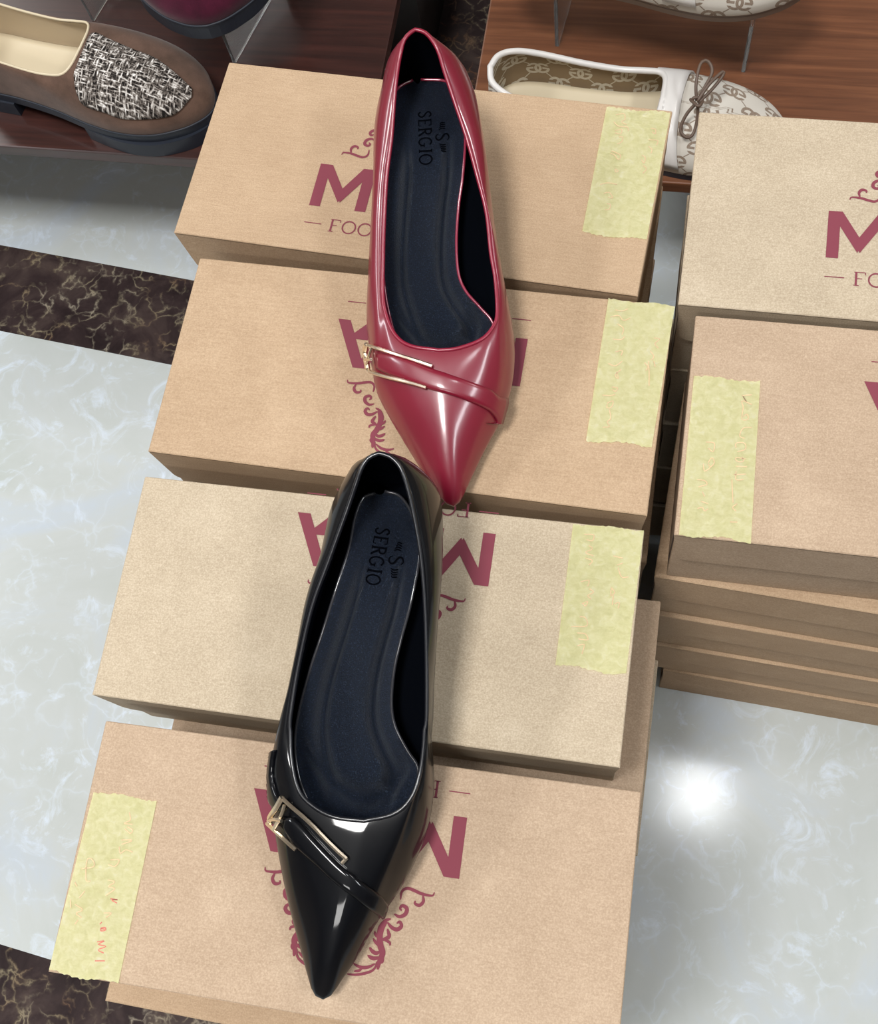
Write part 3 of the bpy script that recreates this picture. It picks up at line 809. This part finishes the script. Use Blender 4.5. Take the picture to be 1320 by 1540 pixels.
def pump(label, z0, toe_px, heel_px, Tl, Tr, Ol, Or, padL, padR, m_up, m_rim, m_edge, heel_z0, text_px, heel_px2=None):
    def solef(s):                                    # underside height above the boxes, 0 toe .. 1 heel
        return 0.001 + 0.044 * smooth01((s - 0.36) / 0.46) + 0.002 * smooth01((0.10 - s) / 0.1)
    def zO(s): return solef(s) + 0.009 + 0.009 * smooth01((s - 0.05) / 0.4)
    def zT(s):                                       # topline height
        return float(np.interp(s, [0.30, 0.36, 0.45, 0.6, 0.75, 0.88, 0.96, 1.0], [0.043, 0.042, 0.044, 0.055, 0.070, 0.086, 0.098, 0.101]))
    toe = at(*toe_px, z0 + 0.008); heel = at(*heel_px, z0 + 0.101)
    s_of, lift = prep(z0, toe, heel, solef)
    off = at(*toe_px, z0); off = np.array([off[0], off[1], z0])
    root = empty('high_heel_shoe', off); tag(root, label, 'shoe', 'pointed heels on the shoe boxes')
    ax = (heel[:2] - toe[:2]) / np.linalg.norm(heel[:2] - toe[:2])
    back = np.array([heel[0] + ax[0] * 0.004, heel[1] + ax[1] * 0.004, z0 + 0.066])
    TL = lift(Tl, zT); TR = lift(Tr, zT); TR[0] = TL[0]; TR[-1] = TL[-1]
    OL = [back] + lift(Ol, zO); OR = [back] + lift(Or, zO); OR.append(OL[-1]) if np.linalg.norm(OR[-1] - OL[-1]) > 1e-4 else None
    r = build_upper(root, off, TL, TR, OL, OR, s_of, solef, z0, m_up, M_LIN, m_rim)
    sole_of(root, off, r, solef, s_of, z0, M_FOOTBED)
    # heel block: seat to small top piece
    seat = toe[:2] + (heel[:2] - toe[:2]) * 0.90
    q = np.array([-ax[1], ax[0]]); V = []; F = []; nk = 16; lv = 9
    for j in range(lv):
        t = j / (lv - 1); zz = z0 + 0.0452 * (1 - t) + 0.0004
        rw = 0.021 * (1 - t) ** 1.6 + 0.0065; rl = 0.024 * (1 - t) ** 1.8 + 0.0065
        c = seat + ax * (0.012 * t)
        for k in range(nk):
            a = 2 * math.pi * k / nk
            cc, ssn = math.cos(a), math.sin(a)
            cc = math.copysign(abs(cc) ** 0.8, cc); ssn = math.copysign(abs(ssn) ** 0.8, ssn)
            p = c + ax * rl * cc + q * rw * ssn; V.append((p[0], p[1], zz))
    for j in range(lv - 1):
        for k in range(nk): F.append((j * nk + k, j * nk + (k + 1) % nk, (j + 1) * nk + (k + 1) % nk, (j + 1) * nk + k))
    F.append(tuple(range(nk))); F.append(tuple((lv - 1) * nk + k for k in range(nk)))
    from_data('heel', V, F, m_up, root, None, True, off, True)
    # insole pad with cushion and grooves
    def zP(s): return solef(s) + 0.0125
    PL = spline(lift(padL, zP), 120); PR = spline(lift(padR, zP), 120)
    n = 120; mm = 44
    def zt(i, t):
        P = PL[i] + (PR[i] - PL[i]) * t; s = s_of(P); c = 2 * t - 1
        g = 0.0090 * math.exp(-((abs(c) - 0.54) / 0.11) ** 2) * smooth01((s - 0.34) / 0.1) * smooth01((0.86 - s) / 0.14)
        arch = 0.0042 * abs(c) ** 2.2
        g += 0.0075 * math.exp(-((s - 0.385 - 0.11 * c * c) / 0.020) ** 2) * smooth01((0.95 - abs(c)) / 0.3)
        g = 0.0080 * math.tanh(g / 0.0080)
        dish = -0.0006 * smooth01((0.50 - s) / 0.08) * (1 - c ** 2) * smooth01((s - 0.33) / 0.04)
        fr = 0.0025 * smooth01((0.36 - s) / 0.04) * (1 - c * c)
        return z0 + zP(s) + arch - g + dish + fr
    V, F = strip_solid(PL, PR, zt, lambda i, t: zt(i, t) - 0.0022, mm)
    pad = from_data('insole', V, F, M_PAD, root, None, True, off, True)
    pb = BVHTree.FromPolygons([Vector(v) for v in V], F)
    e = []
    for rail, t in ((PL, 0.0), (PR, 1.0)):
        e.append(tube([(rail[i][0], rail[i][1], zt(i, t) - 0.0008) for i in range(0, n)], 0.0009, 8))
    from_data('insole_edge', *merge(e), m_edge, root, None, True, off, True)
    # stamped lettering: built flat in its own frame and laid on the pad
    b = bmesh.new()
    (ax_, ay_), (bx_, by_), hgt, txt_len = text_px
    A3, _ = surf(pb, ax_, ay_, z0 + .05); B3, _ = surf(pb, bx_, by_, z0 + .05)
    dx = (B3 - A3); dx.z = 0; ln = dx.length; dx.normalize(); dy = Vector((-dx.y, dx.x, 0))
    W = sum(ADV[c] for c in 'SERGIO') * 1.02 * hgt
    word(b, 'SERGIO', 0, 0, hgt, 0, ln / W, T=0.15, t=0.07)
    mid = ln * 0.52; hh = hgt * 1.0; e0 = hgt * 1.35
    stroke(b, [(mid - hh * .3 + p[0] * hh, e0 + p[1] * hh) for p in [(.6, .85), (.42, 1.0), (.15, .9), (.1, .7), (.3, .52), (.5, .4), (.6, .2), (.42, 0), (.15, .02), (.05, .2)]], hgt * .14, 0, True)
    for sg in (-1, 1):
        for q_ in range(4):
            ex = mid + sg * hh * (.62 + .17 * q_)
            stroke(b, [(ex, e0 + hh * (.2 + .05 * q_)), (ex + sg * hh * .12, e0 + hh * .45), (ex + sg * hh * .02, e0 + hh * .75)], hgt * .10, 0, True)
    bmesh.ops.subdivide_edges(b, edges=[e_ for e_ in b.edges if e_.calc_length() > 0.002], cuts=2)
    for v_ in b.verts:
        P = A3 + dx * v_.co.x + dy * v_.co.y; P.z = z0 + 0.2
        h = pb.ray_cast(P, Vector((0, 0, -1)))
        v_.co = (h[0] if h[0] is not None else Vector((P.x, P.y, A3.z))) + Vector((0, 0, 0.0005)) - Vector(off)
    o = from_bm('stamped_lettering', b, M_EMB, pad)
    r.root, r.off = root, off
    return r

# ---- red shoe
c4 = lambda pts: [(500 + a / 3.667, 380 + b_ / 3.667) for a, b_ in pts]
c2 = lambda pts: [(440 + a / 3.0, b_ / 3.0) for a, b_ in pts]
red = pump('glossy red pointed high heel with gold buckle strap across its toe', 0.3530, (682, 761), (625, 43),
    Tl=c2([(553, 129), (525, 148), (500, 178), (484, 230), (470, 300), (455, 420), (440, 620), (418, 800), (407, 1000)]) + c4([(272, 20), (272, 250), (300, 380), (350, 470), (430, 520), (585, 545)]),
    Tr=c2([(553, 129), (590, 138), (622, 165), (660, 225), (690, 320), (730, 440), (790, 620), (840, 800), (880, 960)]) + c4([(880, 0), (905, 150), (915, 330), (895, 405), (830, 480), (700, 530), (585, 545)]),
    Ol=[(588, 110), (573, 150), (563, 195), (561, 267), (558, 333), (554, 421), (552, 489), (556, 530), (565, 585), (581, 620), (609, 668), (636, 711), (661, 746), (671, 757), (682, 761)],
    Or=[(694, 108), (712, 135), (721, 170), (731, 233), (741, 317), (752, 390), (767, 470), (774, 520), (771, 570), (760, 612), (748, 640), (726, 682), (702, 733), (692, 753), (682, 761)],
    padL=[(622, 126), (600, 138), (590, 160), (586, 200), (585, 250), (581, 320), (577, 385), (580, 440), (590, 490), (604, 530), (622, 580), (645, 630)],
    padR=[(634, 125), (675, 130), (692, 165), (700, 210), (697, 265), (690, 317), (687, 370), (690, 415), (701, 442), (722, 466), (742, 492), (740, 530), (722, 580), (690, 630)],
    m_up=M_RED, m_rim=M_REDE, m_edge=M_PADR, heel_z0=0.352, text_px=((629, 168), (631, 251), 0.0076, 0))
band(red.root, red.off, red.bvh, c4([(255, 555), (330, 560), (430, 592), (560, 645), (720, 700), (860, 752), (905, 790), (955, 800)]),
     c4([(258, 640), (310, 668), (400, 702), (530, 752), (700, 802), (830, 855), (885, 900), (912, 957)]), M_RED, 'strap', thick=0.0030, dome=0.35)
def buckle(r, px, arm1, arm2, closed, prong, tip=None):
    parts = []
    for P in (arm1, arm2): parts.append(wire_on(r.root, r.off, r.bvh, px(P), 0.0011, M_GOLD, '', 0.0034, 20))
    parts.append(wire_on(r.root, r.off, r.bvh, px(closed), 0.0016, M_GOLD, '', 0.0036, 10))
    parts.append(wire_on(r.root, r.off, r.bvh, px(prong), 0.0010, M_GOLD, '', 0.0042, 8))
    if tip: parts.append(wire_on(r.root, r.off, r.bvh, px(tip), 0.0010, M_GOLD, '', 0.0030, 5))
    V, F = merge(parts)
    o = from_data('buckle', V, F, M_GOLD, r.root, None, False, r.off, True); o['label'] = 'pale gold open buckle frame'
    return o
buckle(red, c4, [(218, 508), (300, 540), (430, 590), (555, 632)], [(185, 640), (240, 655), (330, 685), (430, 715), (525, 748)],
       [(220, 505), (205, 560), (195, 600), (182, 642)], [(175, 585), (205, 590), (245, 585)])
# inner bar of the buckle frame
V, F = wire_on(red.root, red.off, red.bvh, c4([(245, 520), (232, 570), (222, 625)]), 0.0009, M_GOLD, '', 0.0040, 8)
from_data('buckle_bar', V, F, M_GOLD, red.root, None, False, red.off, True)

# ---- black shoe
c6 = lambda pts: [(340 + a / 3.143, 1080 + b_ / 3.143) for a, b_ in pts]
c5 = lambda pts: [(380 + a / 3.347, 660 + b_ / 3.347) for a, b_ in pts]
blk = pump('polished black pointed high heel with gold buckle strap, on the two front boxes', 0.3490, (486, 1503), (571, 681),
    Tl=c5([(635, 66), (585, 88), (550, 135), (520, 205), (470, 350), (380, 600), (290, 850), (222, 1150), (182, 1400)]) + c6([(297, 80), (303, 200), (335, 340), (400, 415), (500, 468), (650, 492)]),
    Tr=c5([(635, 66), (690, 82), (738, 125), (765, 180), (800, 300), (848, 550), (872, 800), (882, 1100), (882, 1400)]) + c6([(944, 60), (938, 150), (920, 270), (880, 380), (800, 455), (650, 492)]),
    Ol=c5([(545, 150), (495, 195), (430, 290), (385, 400), (340, 600), (290, 740), (250, 900), (210, 1150), (160, 1420)]) + c6([(245, 120), (222, 230), (214, 330), (216, 430), (235, 560), (262, 720), (300, 900), (350, 1090), (388, 1230), (414, 1305), (458, 1331)]),
    Or=c5([(800, 150), (870, 185), (930, 250), (950, 330), (955, 500), (947, 700), (930, 900), (912, 1200), (905, 1400)]) + c6([(968, 80), (975, 180), (980, 330), (950, 520), (880, 700), (800, 840), (700, 985), (620, 1130), (545, 1240), (495, 1312), (458, 1331)]),
    padL=[(566, 745), (548, 752), (536, 780), (526, 830), (510, 880), (488, 950), (468, 1010), (452, 1070), (446, 1120), (452, 1170), (470, 1220), (484, 1270), (495, 1330)],
    padR=[(580, 742), (603, 750), (622, 780), (632, 835), (620, 905), (604, 965), (594, 1010), (590, 1060), (596, 1095), (614, 1130), (630, 1158), (622, 1200), (600, 1250), (560, 1330)],
    m_up=M_BLK, m_rim=M_BLKE, m_edge=M_PADK, heel_z0=0.347, text_px=((566, 792), (549, 880), 0.0076, 0))
band(blk.root, blk.off, blk.bvh, c6([(292, 462), (340, 478), (440, 585), (540, 688), (640, 768), (722, 832), (752, 870)]),
     c6([(285, 520), (320, 585), (350, 618), (430, 690), (505, 762), (640, 872), (726, 940)]), M_BLK, 'strap', thick=0.0032, dome=0.35)
band(blk.root, blk.off, blk.bvh, c6([(238, 150), (228, 210), (225, 280), (248, 360), (278, 400)]),
     c6([(215, 170), (200, 230), (196, 320), (212, 400), (238, 430)]), M_BLK, 'side_strap', thick=0.0022)
buckle(blk, c6, [(285, 372), (320, 412), (420, 505), (500, 590), (575, 660)], [(224, 492), (262, 530), (345, 615)],
       [(288, 370), (262, 425), (240, 455), (222, 495)], [(235, 478), (262, 470), (290, 480)], tip=[(578, 656), (555, 682)])
V, F = wire_on(blk.root, blk.off, blk.bvh, c6([(300, 405), (290, 450), (255, 520)]), 0.0010, M_GOLD, '', 0.0040, 8)
from_data('buckle_bar', V, F, M_GOLD, blk.root, None, False, blk.off, True)

# ------------------------------------------------------------------ flat loafers on the shelves
def loafer(name, label, toe, ang, z0, m_up, m_lin, m_rim, m_pad, m_sole, L=0.27, W=1.0, uv=False, thr=0.60, sole_t=0.010, heel_t=0.016, group=None, grow=0.0025, rim_r=0.0012, cat='shoe', topz=1.0, pointy=0):
    """toe: tip in plan; ang: direction from heel to toe"""
    d = np.array([math.cos(ang), math.sin(ang)]); q = np.array([-d[1], d[0]])
    heel = np.array(toe) - d * L
    def solef(s): return 0.0
    def wp(x, y, z): p = heel + d * x * L + q * y * W; return np.array([p[0], p[1], z0 + z])
    s_of = lambda P: 1 - float(np.dot(np.array(P)[:2] - heel, d) / L)
    st = sole_t
    prof = [(0, 0), (.02, .017), (.07, .027), (.15, .0315), (.3, .031), (.45, .033), (.6, .041), (.72, .045), (.83, .042), (.92, .031), (.97, .018), (.992, .0085), (1, 0)]
    prof2 = [(0, 0), (.02, .017), (.07, .027), (.15, .0315), (.3, .032), (.45, .036), (.6, .043), (.72, .045), (.83, .040), (.92, .028), (.97, .0165), (.992, .008), (1, 0)]
    zo = st + 0.016
    OL = [wp(x, y, zo - 0.006 * x) for x, y in prof]; OR = [wp(x, -y, zo - 0.006 * x) for x, y in prof2]
    tp = [(.012, 0), (.03, .014), (.08, .0225), (.16, .0265), (.3, .0275), (.42, .0285), (thr - .08, .0290), (thr - .03, .0275), (thr - .006, .019), (thr, 0)]
    tz = [.070, .069, .066, .060, .052, .048, .050, .053, .056, .057]
    TL = [wp(x, y, st + z * topz) for (x, y), z in zip(tp, tz)]; TR = [wp(x, -y, st + z * topz) for (x, y), z in zip(tp, tz)]
    off = np.array([heel[0], heel[1], z0]); root = empty(name, off); tag(root, label, cat, group)
    r = build_upper(root, off, TL, TR, OL, OR, s_of, solef, z0, m_up, m_lin, m_rim, p_side=1.5, p_toe=1.75, inset=0.003, rim_r=rim_r, sole_t=st, uv=uv, m_rim_name='collar_binding')
    sole_of(root, off, r, solef, s_of, z0, m_sole, st, grow=grow)
    # low heel block below the seat is part of the sole edge; welt line
    wl = []
    for i in range(r.N): wl.append((r.S[i][0] - r.nr[i][0] * (grow - 0.0005), r.S[i][1] - r.nr[i][1] * (grow - 0.0005), z0 + st + 0.0012))
    tv, tf = tube(wl, 0.0013, 6, True); from_data('welt', tv, tf, m_sole, root, None, True, off, True)
    ii = r.n; Lr = spline(r.S[:ii], 60); Rr = spline(np.vstack([r.S[0:1], r.S[ii:][::-1], r.S[ii - 1:ii]]), 60)
    Lr = Lr[2:50]; Rr = Rr[2:50]
    c_ = (Lr + Rr) / 2; Lr = c_ + (Lr - c_) * 0.93; Rr = c_ + (Rr - c_) * 0.93
    V, F = strip_solid(Lr, Rr, lambda i, t: z0 + st + 0.004 + 0.004 * abs(2 * t - 1) ** 2.5, lambda i, t: z0 + st + 0.0008, 12)
    from_data('insole', V, F, m_pad, root, None, True, off, True)
    r.root, r.off, r.wp, r.heel, r.d, r.q, r.L = root, off, wp, heel, d, q, L
    return r
bl = loafer('loafer', 'brown suede loafer with black and white tweed vamp on the dark shelf', (-0.407, 0.642), math.radians(-9), SH + 0.0165,
            M_SUEDE, M_CREAM, M_CREAMP, M_CREAMP, M_SOLE, thr=0.575, sole_t=0.008, W=1.05, topz=0.9)
# tweed plug over the instep, laid on the upper
c1 = lambda pts: [(a / 3.0, b_ / 3.0) for a, b_ in pts]
tw = band(bl.root, bl.off, bl.bvh, c1([(338, 340), (350, 300), (382, 222), (420, 154), (500, 185), (600, 228), (700, 268), (790, 335), (862, 400)]),
          c1([(340, 352), (346, 400), (365, 450), (395, 478), (480, 505), (560, 532), (700, 532), (795, 508), (862, 440)]), M_TWEED, 'tweed_vamp', 40, 24, 0.003, 0.16, 0.3)
L_ = tw.data.uv_layers.new(name='UVMap')
for poly in tw.data.polygons:
    for li in poly.loop_indices:
        co = tw.data.vertices[tw.data.loops[li].vertex_index].co
        L_.data[li].uv = (co.x * bl.d[0] + co.y * bl.d[1], -co.x * bl.d[1] + co.y * bl.d[0])
# block heel and forefoot tread under the sole
def under(r, z0, m, x0, x1, name, h):
    prof = [(0, .004), (.02, .019), (.07, .029), (.15, .0335), (.3, .033), (.45, .035), (.6, .043), (.72, .047), (.83, .043), (.92, .031), (.97, .019), (.995, .008)]
    sp_ = spline(prof, 200); xs = np.linspace(x0, x1, 70); hw = np.interp(xs, sp_[:, 0], sp_[:, 1])
    Lr = np.array([r.wp(x, y, 0) for x, y in zip(xs, hw)]); Rr = np.array([r.wp(x, -y, 0) for x, y in zip(xs, hw)])
    V, F = strip_solid(Lr, Rr, lambda i, t: z0 + 0.0004, lambda i, t: z0 - h)
    return from_data(name, V, F, m, r.root, None, False, r.off, True)
under(bl, SH + 0.0165, M_SOLE, 0.01, 0.27, 'heel', 0.0162)
under(bl, SH + 0.0165, M_SOLE, 0.56, 0.985, 'tread', 0.0162)

mr = loafer('loafer', 'maroon suede loafer with thick black sole on a clear riser, top edge', (-0.395, 0.664), math.radians(-74), 0.190,
            M_MAROON, M_LIN, M_MAROON, M_LIN, M_SOLE, thr=0.58, sole_t=0.014, W=1.45)
def gg(label, toe, ang, z0, ms=None):
    r = loafer('loafer', label, toe, ang, z0, M_GGO, M_GGL, M_WHITE, M_CREAMP, ms or M_SOLE, L=0.262, W=1.0, uv=True, thr=0.585, sole_t=0.006, rim_r=0.0028, group='monogram loafers', grow=0.001, topz=0.76)
    d, q = r.d, r.q
    # white saddle strap over the instep, on both sides of the throat
    V = []; F = []; n = 25; mm = 5
    for i in range(n):
        t = i / (n - 1) * 2 - 1
        for k in range(mm + 1):
            x = 0.535 + 0.105 * k / mm + 0.03 * (t * t)
            p = r.wp(x, -t * 0.052, 0); org = Vector((p[0], p[1], z0 + 0.15))
            c = r.wp(x, 0, 0); dirv = Vector((c[0], c[1], z0 + 0.0)) - Vector((0, 0, 0))
            a = t * 1.45
            o_ = Vector(r.wp(x, -math.sin(a) * 0.12, 0.010 + math.cos(a) * 0.12)); tg = Vector(r.wp(x, 0, 0.014))
            h = r.bvh.ray_cast(o_, (tg - o_).normalized())
            if h[0] is None or (h[0] - o_).length > 0.12: 
                h = r.bvh.find_nearest(tg + (o_ - tg) * 0.4)
            V.append(h[0] + (o_ - tg).normalized() * 0.0016)
    for i in range(n - 1):
        for k in range(mm):
            a = i * (mm + 1) + k; F.append((a, a + 1, a + mm + 2, a + mm + 1))
    o = from_data('saddle_strap', V, F, M_WHITE, r.root, None, True, r.off, True)
    md = o.modifiers.new('solid', 'SOLIDIFY'); md.thickness = 0.0016; md.offset = 0
    return r
wl = gg('white monogram canvas loafer with brown cord bow behind the boxes', (0.099, 0.653), math.radians(-5), SH)
# brown cord bow on the instep
bow = []
bz = 0.168
def bp3(pts): return [at(u, v, z) for u, v, z in pts]
c3 = lambda a, b_, z: (700 + a / 2.13, b_ / 2.13, z)
for P in ([c3(740, 325, .166), c3(738, 270, .174), c3(752, 205, .180), c3(775, 195, .180), c3(790, 230, .176), c3(765, 280, .172), c3(742, 325, .166)],
          [c3(742, 325, .168), c3(780, 270, .174), c3(825, 228, .176), c3(822, 245, .174), c3(790, 285, .170), c3(745, 330, .166)],
          [c3(738, 330, .168), c3(705, 370, .160), c3(688, 415, .152), c3(705, 440, .148), c3(728, 430, .148), c3(742, 380, .156), c3(744, 335, .166)],
          [c3(720, 318, .166), c3(745, 340, .170), c3(758, 322, .166), c3(735, 312, .170), c3(722, 325, .166)]):
    bow.append(tube([tuple(p) for p in spline(bp3(P), 26)], 0.0014, 6))
from_data('cord_bow', *merge(bow), M_CORD, wl.root, None, True, wl.off, True)
g2 = gg('white monogram canvas loafer on a clear riser at the top edge', (0.098, 0.743), math.radians(-5), 0.190, M_CORD)

# clear acrylic risers
def riser(cx, cy, wx, wy, label, rot=0.0):
    root = empty('acrylic_riser', (cx, cy, SH), rot); tag(root, label, 'display stand', 'clear acrylic shoe risers')
    from_bm('top_plate', box_bm(-wx / 2, wx / 2, -wy / 2, wy / 2, 0.086, 0.0895, 0.0008), M_ACR, root)
    for s in (-1, 1):
        from_bm('leg', box_bm(s * wx / 2 - (0.0035 if s > 0 else 0), s * wx / 2 + (0.0035 if s < 0 else 0), -wy / 2, wy / 2, 0.0003, 0.086, 0.0006), M_ACR, root)
riser(-0.023, 0.785, 0.172, 0.09, 'clear acrylic riser under the top monogram loafer', math.radians(-6))
riser(-0.475, 0.780, 0.161, 0.10, 'clear acrylic riser under the maroon loafer', math.radians(-14.7))
